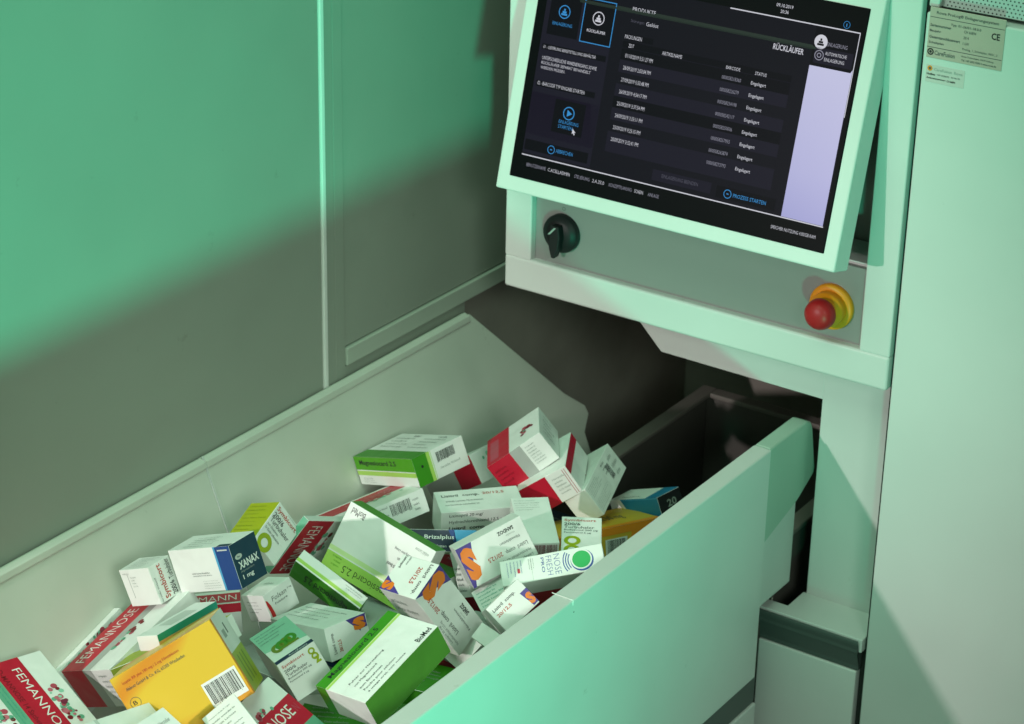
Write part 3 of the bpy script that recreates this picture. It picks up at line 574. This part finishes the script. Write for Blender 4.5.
def a(F):
    F.lines(.10, .05, .9, .22, 5, 'cobalt', 3, fill=.4) 
    F.rect(.42, .16, .60, .185, 'lred', 4); F.rect(.05, .30, .95, .302, 'faint'); F.lines(.1, .27, .6, .33, 3, 'ink2', 5)
    F.text(.10, .520, .80, .060, 'NOSE', 'cobalt', -.02); F.text(.12, .445, .76, .055, 'FRESH', 'cobalt', -.02); F.text(.14, .395, .6, .03, 'PRO', 'cobalt', 0.)
    for k in range(3): F.disc(.48, .785, .0170+.0030*k, 'cobalt', 3, r0=.0158+.0030*k, a0=236, a1=304)
    F.disc(.52, .79, .0140, 'cobalt', 3, 36); F.disc(.48, .785, .0130, 'white', 4, 36); F.disc(.48, .785, .0112, 'green', 5, 36)
add('drops', {'*': 'white', 'ac': 'pale'}, {('ab', '-b'): a}, 'long white carton with a bright green disc resting against the right rim')
def a(F):
    F.text(.08, .70, .66, .14, 'Lisitril  comp.', 'ink', .01); F.text(.08, .50, .42, .13, '20/12,5', 'txtred', .015); F.poly([(1, .05), (1, .62), (.80, .62), (.86, .05)], 'purple', 2); F.text(.84, .10, .16, .40, 'S', 'orange', .07, 3)
add('lis_rim', {'*': 'white'}, {('ab', '+a'): a}, 'small bright white carton sticking up at the right rim with black and red lettering')
def a(F):
    F.text(.05, .18, .62, .12, 'Lisitril  comp.', 'ink', .01) if 0 else None
    F.text(.06, .78, .84, .11, 'Lisitril  comp.', 'ink', .01); F.text(.20, .56, .46, .13, '20/12,5', 'txtred', .015); F.text(.02, .08, .34, .08, 'Lisinopril', 'ink', .02); F.lines(.02, .20, .36, .30, 1, 'ink2', 3)
    F.poly([(1, 0), (.62, 0), (1, .55)], 'purple', 2); F.text(.74, .0, .24, .30, 'S', 'orange', .07, 3)
def b_(F):
    F.text(.25, .12, .17, .12, 'SANDOZ', 'ink', .03); F.lines(.25, .28, .36, .34, 1, 'grey', 2); F.text(.10, .36, .36, .06, 'Filmtabletten', 'ink2', 0.)
    F.text(.22, .60, .38, .15, 'Lisitril  comp.', 'ink', .0); F.text(.62, .66, .22, .14, '20/12,5', 'txtred', .01); F.text(.12, .80, .40, .08, 'Hydrochlorothiazid 12,5 mg', 'ink2', -.005); F.text(.2, .90, .3, .07, 'Lisinopril 20 mg/', 'ink2', -.005)
    F.poly([(1, 1), (1, 0), (.74, 0)], 'purple', 2); F.text(.80, .04, .19, .78, 'S', 'orange', .08, 3)
add('lis_big', {'*': 'white'}, {('ac', '-c'): a, ('bc', '-b'): b_, ('ab', '-a'): lambda F: F.lines(.1, .5, .8, .9, 3, 'faint', 4)}, 'large white carton with two purple and orange letters, on top of the heap')
def a(F):
    F.lines(.08, .25, .92, .85, 4, 'ink2', 6, fill=.28)
def b_(F):
    F.poly([(1, 1), (.52, 1), (.80, .55)], 'purple', 2); F.poly([(.62, 1), (.98, .95), (.98, .62), (.78, .60)], 'purple', 2); F.text(.66, .60, .30, .36, 'S', 'orange', .08, 3)
    F.text(.10, .18, .09, .62, 'Lisitril comp.', 'ink', .0, rot=90); F.text(.24, .18, .09, .36, '20/12,5', 'txtred', .01, rot=90)
add('lis_mid', {'*': 'white', 'ab': 'pale'}, {('ac', '-a'): a, ('bc', '+c'): b_}, 'white carton in the middle with a purple and orange letter on its right end')
# magnesium cartons
def a(F):
    F.rect(0, .74, 1, 1, 'mlime', 1); F.rect(0, .66, 1, .73, 'mpale', 1); F.rect(0, .725, 1, .745, 'white', 2)
    F.text(.16, .80, .62, .14, 'Magnesiocard 2,5', 'ink', -.008); F.text(.80, .05, .15, .10, 'BioMed', 'ink', .0)
    F.text(.05, .22, .34, .05, 'Pulver zur Herstellung einer Lösung', 'ink2', 0.); F.text(.1, .34, .22, .05, 'zum Einnehmen', 'ink2'); F.text(.30, .46, .10, .05, '20 Beutel', 'ink2'); F.lines(.05, .06, .28, .16, 1, 'grey', 3)
    F.lines(.82, .76, .93, .93, 3, 'mgreen', 5)
add('mag_big', {'*': 'white', 'ac': 'mside', 'bc': 'pale'}, {('ab', '+a'): a, ('bc', '+b'): lambda F: F.lines(.2, .2, .8, .8, 4, 'faint', 1)}, 'large white carton with a lime band lying upside down in the centre of the heap')
def a(F): F.text(.10, .22, .70, .50, 'Magnesiocard 2.5', 'ink', .01)
def b_(F): F.rect(0, .66, 1, .98, 'mlime', 1); F.rect(0, .90, 1, 1, 'white', 2); F.rect(.0, .64, 1, .68, 'mpale', 2); F.lines(.06, .15, .42, .5, 2, 'faint', 4)
add('mag_mid', {'*': 'white', 'ab': 'mdark', 'bc': 'mdark'}, {('ab', '+a'): a, ('ac', '+a'): b_}, 'thin dark green and white carton tucked under the left corner of the large white one')
def a(F):
    F.rect(0, .80, 1, 1, 'mdark', 1); F.rect(0, .745, 1, .80, 'mlime', 1); F.rect(0, .785, 1, .80, 'mpale', 2)
    F.text(.12, .84, .66, .11, 'Magnesiocard 2.5', 'ink', .01); F.text(.77, .04, .18, .10, 'BioMed', 'ink', .01)
    F.text(.12, .46, .46, .05, 'Pulver zur Herstellung', 'ink', .0); F.text(.12, .36, .30, .05, 'von Magnesiocard', 'ink', .0); F.text(.12, .26, .30, .04, 'zum Einnehmen', 'ink2')
    F.text(.12, .16, .42, .05, 'Poudre pour solution', 'ink', .0); F.text(.12, .08, .50, .04, 'à usage oral, voir notice', 'ink2')
def b_(F):
    F.rect(.80, 0, 1, 1, 'mdark', 1)
    for k in range(14): F.rect(.06+.05*k, .3+.02*(k % 3), .08+.05*k, .95, 'grey', 2)
add('mag_front', {'*': 'white', 'ab': 'mside'}, {('ac', '+a'): a, ('bc', '+c'): lambda F: F.rect(.8, 0, 1, 1, 'mdark')}, 'large white carton with plain green side at the front, next to the right rim')
def a(F): F.rect(.70, 0, 1, 1, 'sky', 1); F.poly([(.62, 1), (.70, 1), (.70, 0), (.76, 0)], 'xblue', 2); F.text(.30, .52, .40, .24, 'Brizalplus', 'white', .01); F.text(.3, .2, .3, .12, 'Filmtabletten', 'greyl')
add('navy', {'*': 'navy'}, {('ab', '-a'): a}, 'navy blue carton with white lettering between the large white one and the long flat one')
def a(F):
    F.barcode(.62, .35, .84, .85, 'ink', seed=9); F.lines(.46, .1, .60, .9, 5, 'ink2', 2); F.lines(.86, .2, .96, .8, 3, 'ink2', 8); F.lines(.2, .2, .42, .8, 4, 'faint', 3)
def b_(F):
    F.rect(0, .52, 1, .92, 'red', 1); F.text(.4, .60, .5, .2, 'FEMANNOSE', 'pink', .0); dots(F, .3, .9, .36, .56, 14, 6)
add('fem_bar', {'*': 'white'}, {('ab', '-a'): a, ('ac', '-a'): b_}, 'white carton with a red band and barcode pinned under the flat green and white one')
add('orange', {'*': 'orange', 'ac': 'red'}, {}, 'orange carton, only a corner showing behind the large white one with the lime band')
def a(F):
    F.rect(0, 0, 1, .46, 'red', 1); F.text(.10, .13, .84, .20, 'FEMANNOSE', 'white', -.01); dots(F, .25, .75, .42, .62, 18, 11)
add('fem_left', {'*': 'white', 'ac': 'tgreen'}, {('ab', '-a'): a}, 'red and white carton leaning steeply right of the lime sided one')
def a(F):
    F.rect(0, .56, 1, 1, 'red', 1); F.rect(0, .40, 1, .56, 'silver', 1); F.text(.10, .70, .68, .19, 'FEMANNOSE', 'white', -.01); dots(F, .18, .62, .30, .42, 12, 21)
def b_(F): F.rect(0, 0, .44, 1, 'red'); F.rect(.44, 0, .62, 1, 'silver'); F.lines(.7, .2, .95, .9, 5, 'faint', 8)
add('fem_long', {'*': 'white'}, {('ac', '+c'): a, ('ab', '+a'): b_}, 'long red banded carton along the sloping wall behind the big yellow one')
add('fem_dots', {'*': 'white'}, {('ac', '+c'): lambda F: dots(F, .05, .95, .70, .98, 40, 31)}, 'white dotted carton mostly hidden behind the long red banded one at the left')
add('fem_under', {'*': 'white'}, {('ac', '-a'): lambda F: (F.rect(0, .1, 1, .8, 'red'), F.text(.3, .25, .65, .4, 'FEMANN', 'white', -.01)), ('ab', '-a'): lambda F: (F.rect(0, .7, 1, 1, 'red'), F.lines(.6, .1, .95, .6, 3, 'ink2', 1))}, 'red topped carton squeezed beneath the dark blue one')
def a(F):
    F.rect(.72, 0, 1, 1, 'red') if 0 else None
    F.rect(0, .4375, 1, .75, 'red', 1); F.rect(0, .32, 1, .4375, 'tgreen', 1); F.text(.11, .610, .80, .085, 'FEMANNOSE', 'white', -.005); F.text(.08, .47, .66, .055, 'D-MANNOSE 14 Sachets', 'dkred', .01, 3)
    dots(F, .30, .95, .76, .90, 26, 41); dots(F, .30, .95, .10, .30, 30, 42); F.lines(.1, .345, .9, .42, 2, 'teal', 3)
add('fem_corner', {'*': 'white'}, {('ab', '+b'): a}, 'large red banded carton in the bottom left corner, its band running down the slope')
def a(F):
    F.rect(0, .25, 1, .67, 'red', 1); F.rect(0, 0, 1, .25, 'tgreen', 1); F.text(.02, .42, .85, .17, 'FEMANNOSE', 'white', .0); F.text(.90, .42, .05, .12, 'N', 'rose', 0); dots(F, .35, .75, .66, .78, 8, 44)
add('fem_front', {'*': 'white'}, {('ab', '-b'): a}, 'red banded carton lying at the bottom edge, right of the yellow one')
# xanax style
def a(F):
    F.rect(.765, 0, 1, 1, 'xblue', 1); F.rect(.735, 0, .765, 1, 'sky', 1); F.lines(.28, .34, .72, .46, 2, 'ink2', 3, fill=.6); F.lines(.42, .05, .71, .27, 4, 'grey', 5, fill=.45); F.rect(.80, .90, .96, .93, 'greyl', 3)
def b_(F):
    F.text(.14, .40, .74, .17, 'XANAX', 'white', .03); F.disc(.22, .68, .0060, 'greyl', e=.55); F.text(.17, .66, .1, .04, 'Pfizer', 'xteal', .02, 6); F.text(.14, .31, .50, .06, 'Alprazolam', 'grey', 0.); F.text(.16, .14, .40, .13, '1 mg', 'white', .02)
add('xanax', {'*': 'white', 'bc': 'xteal'}, {('ab', '-a'): a, ('bc', '+c'): b_, ('ac', '-a'): lambda F: (F.rect(.80, 0, 1, .16, 'xteal'), F.lines(.2, .1, .74, .8, 5, 'faint', 9))}, 'dark blue and white carton high on the left of the heap with bold white lettering')
# teal/yellow stack
def a(F): F.rect(0, .55, 1, 1, 'teal', 1); F.rect(0, 0, 1, .55, 'ybeige', 1)
add('teal_box', {'*': 'white'}, {('bc', '+c'): a, ('ac', '+c'): lambda F: F.rect(.3, .2, .75, .8, 'greyl')}, 'narrow white carton with a teal edge lying on top of the big yellow one')
add('lime_under', {'*': 'limed', 'ac': 'lime'}, {}, 'flat lime green carton squeezed between the yellow one and the long red banded one')
def a(F):
    F.text(.08, .86, .56, .045, 'Isoptin RR plus 180 mg / 2 mg Filmtabletten', 'txtred', .0); F.text(.08, .775, .58, .045, 'Abbott GmbH & Co. KG, 65205 Wiesbaden', 'ink2', .0)
    F.disc(.095, .62, .0062, 'ink2', 4, r0=.0057); F.text(.075, .595, .035, .05, 'B', 'ink', .0)
    F.barcode(.665, .10, .955, .37, 'ink', 'white', seed=12)
ym = mat('yellow_print', COLS['yellow'], .35, .5); nt = ym.node_tree
tc0 = nt.nodes.new('ShaderNodeTexCoord'); n0 = nt.nodes.new('ShaderNodeTexWave'); n0.inputs['Scale'].default_value = 4; n0.inputs['Distortion'].default_value = 6; n0.inputs['Detail'].default_value = 1
r0_ = nt.nodes.new('ShaderNodeValToRGB'); r0_.color_ramp.elements[0].color = (*rgb('d98a22'), 1); r0_.color_ramp.elements[1].color = (*rgb('deb734'), 1); r0_.color_ramp.elements[1].position = .45
nt.links.new(tc0.outputs['Object'], n0.inputs['Vector']); nt.links.new(n0.outputs['Fac'], r0_.inputs['Fac']); nt.links.new(r0_.outputs['Color'], nt.nodes['Principled BSDF'].inputs['Base Color'])
def b_(F):
    F.rect(0, 0, .08, 1, 'yorange', 3); F.rect(.08, 0, 1, .52, 'lime', 1); F.rect(.0, .52, 1, 1, 'white', 2)
    for k in range(3): F.rect(.3+.2*k, .1, .36+.2*k, .46, 'limed', 4)
    F.rect(.25, .7, .45, .8, 'grey', 4); F.rect(.55, .72, .62, .86, 'ink2', 4)
add('yellow', {'*': ym, 'edge': 'yellow'}, {('ab', '-a'): a, ('bc', '+c'): b_}, 'big yellow carton with a barcode at the front left of the heap')
def a(F):
    F.text(.22, .62, .52, .17, 'Folsan', 'ink', -.01, shear=.15); F.text(.80, .68, .14, .08, '5 mg', 'ink2'); F.text(.28, .46, .44, .08, 'Folsäure', 'ink2')
    F.poly([(.02, .78), (.07, .74), (.13, .55), (.17, .25), (.17, .04), (.06, .04), (.05, .35), (.02, .6)], 'lred')
add('folic', {'*': 'white'}, {('bc', '+c'): a, ('ab', '-a'): lambda F: (F.lines(.15, .3, .85, .8, 4, 'ink2', 3, fill=.3)), ('ac', '-a'): lambda F: F.lines(.3, .55, .9, .75, 1, 'faint', 4)}, 'small white carton with a curved red mark, just below the dark blue one')
# small ones
add('text_side', {'*': 'white'}, {('ab', '+a'): lambda F: F.lines(.1, .1, .9, .9, 7, 'teal', 5)}, 'white carton with fine teal print wedged left of the small bright one at the rim')
add('text_dark', {'*': 'white'}, {('ab', '+a'): lambda F: F.lines(.1, .1, .9, .7, 5, 'ink2', 6)}, 'white carton standing in the gap between the two purple lettered ones')
add('gray_rim', {'*': 'white'}, {}, 'blank white carton low against the right rim, left of the small bright one')
add('bright_rim', {'*': 'white'}, {}, 'blank white carton with a lit edge at the rim under the large purple lettered one')
add('white_low', {'*': 'white'}, {('ab', '-a'): lambda F: F.lines(.1, .4, .9, .92, 6, 'ink2', 5, fill=.35)}, 'white carton with fine print below the barcode of the big yellow one')
add('white_low2', {'*': 'white'}, {('ab', '-a'): lambda F: F.rect(.12, 0, .17, 1, 'greyl')}, 'plain white carton lying in front of the big yellow one, left of its neighbour')
add('white_low3', {'*': 'white'}, {('ab', '-a'): lambda F: F.lines(.6, .2, .9, .8, 3, 'faint', 2)}, 'smaller plain white carton right beside another in front of the big yellow one')
add('fem_rim', {'*': 'white'}, {('ab', '-a'): lambda F: (F.rect(.62, .05, 1, 1, 'red'), F.rect(.42, 0, .44, 1, 'lred'), F.text(.66, .35, .22, .4, 'FE', 'white', 0))}, 'red and white carton deep between the green sided one and the right rim')
add('dark_low', {'*': 'white'}, {('ab', '-a'): lambda F: F.lines(.2, .2, .8, .9, 5, 'ink2', 5)}, 'white carton at the very bottom edge under the green sided one')
add('red_low', {'*': 'dkred', 'ab': 'red'}, {}, 'dark red carton deep beneath the long one with the green disc')
# cartons buried below, mostly dark colours standing for shade in the gaps
rr = random.Random(3); fb = []
for i in range(16):
    y = -1.15+i*.075; x = .06+(.19 if i % 2 else 0)+rr.uniform(0, .02); w_, l_, h_ = rr.uniform(.12, .15), rr.uniform(.075, .095), rr.uniform(.04, .06)
    cx, cy, z0 = x+w_/2, y, .621+ .0
    BOX['fill%d' % i] = ([x, y-l_/2, z0+.09], [[1, 0, 0], [0, 1, 0], [0, 0, -1]], [w_*.95, l_, .088])
    o_ = carton('fill%d' % i, 'medicine_carton', {'*': rr.choice(['greyl', 'dkred', 'mdark', 'navy', 'grey'])}, {('ab', '+a'): lambda F: F.lines(.1, .3, .8, .8, 4, 'grey', 3)})
    tag(o_, 'carton buried at the bottom of the drawer under the others', 'medicine carton', 'cartons buried under the heap')

for i in range(14):
    y = -1.10+i*.07; x = .07+(.17 if i % 2 else 0)+rr.uniform(0, .03); w_, l_ = rr.uniform(.10, .14), rr.uniform(.06, .08)
    if y > -.35: continue
    a_ = rr.uniform(-.5, .5); ca, sa = math.cos(a_), math.sin(a_)
    BOX['mid%d' % i] = ([x, y-l_/2, .775+rr.uniform(-.01, .008)], [[ca, sa, .05], [-sa, ca, 0], [0, 0, -1]], [w_, l_, .045])
    o_ = carton('mid%d' % i, 'medicine_carton', {'*': rr.choice(['grey', 'dkred', 'mdark', 'navy', 'greyl'])}, {('ab', '+a'): lambda F: F.lines(.1, .3, .8, .8, 4, 'grey', 3)})  # upper layer, dark tones again paint the shade between cartons
    tag(o_, 'carton buried at the bottom of the drawer under the others', 'medicine carton', 'cartons buried under the heap')

# ------------------------------------------------------------------ camera
cd = bpy.data.cameras.new('camera'); co = bpy.data.objects.new('camera', cd); COL.objects.link(co)
R3 = [Vector(r) for r in CAM_R]
Mx = Matrix((( R3[0][0], -R3[1][0], -R3[2][0], CAM_LOC[0]), (R3[0][1], -R3[1][1], -R3[2][1], CAM_LOC[1]), (R3[0][2], -R3[1][2], -R3[2][2], CAM_LOC[2]), (0, 0, 0, 1)))
co.matrix_world = Mx; cd.sensor_width = 36; cd.lens = CAM_F/1024*36; cd.clip_end = 100; cd.clip_start = .05
cd.dof.use_dof = True; cd.dof.focus_distance = 2.72; cd.dof.aperture_fstop = 11
S.camera = co
# ------------------------------------------------------------------ light
wd = bpy.data.worlds.new('World'); S.world = wd; wd.use_nodes = True
bg = wd.node_tree.nodes['Background']; bg.inputs[0].default_value = (.50, .68, .57, 1); bg.inputs[1].default_value = .10
def aim(o, tgt):
    d_ = Vector(tgt)-o.location; o.rotation_euler = d_.to_track_quat('-Z', 'Y').to_euler()
def lamp(kind, name, loc, tgt, power, col, **k):
    l = bpy.data.lights.new(name, kind); l.energy = power; l.color = col
    for a, v in k.items(): setattr(l, a, v)
    o = bpy.data.objects.new(name, l); COL.objects.link(o); o.location = loc; aim(o, tgt); return o
lamp('SPOT', 'green_spot', (1.80, -2.10, .30), (-.17, -.74, 1.58), 245, (.03, 1., .56), shadow_soft_size=.08, spot_size=math.radians(68), spot_blend=1.)
lamp('SPOT', 'key_spot', (-.22, -3.2, 1.72), (.05, -.3, .95), 168, (1., .90, .89), shadow_soft_size=.03, spot_size=math.radians(34), spot_blend=.7)
lamp('AREA', 'soft_top', (.25, -1.3, 2.9), (.2, -.5, .9), 28, (.58, 1., .70), shape='RECTANGLE', size=1.4, size_y=1.2, specular_factor=.4)
lamp('SPOT', 'soft_side', (2.5, -2.6, 2.3), (.30, -.60, .70), 180, (.80, 1., .84), shadow_soft_size=.45, spot_size=math.radians(32), spot_blend=1., specular_factor=.3)
vs = S.view_settings; vs.view_transform = 'Standard'; vs.look = 'None'; vs.exposure = 0; vs.gamma = 1
S.cycles.max_bounces = 6
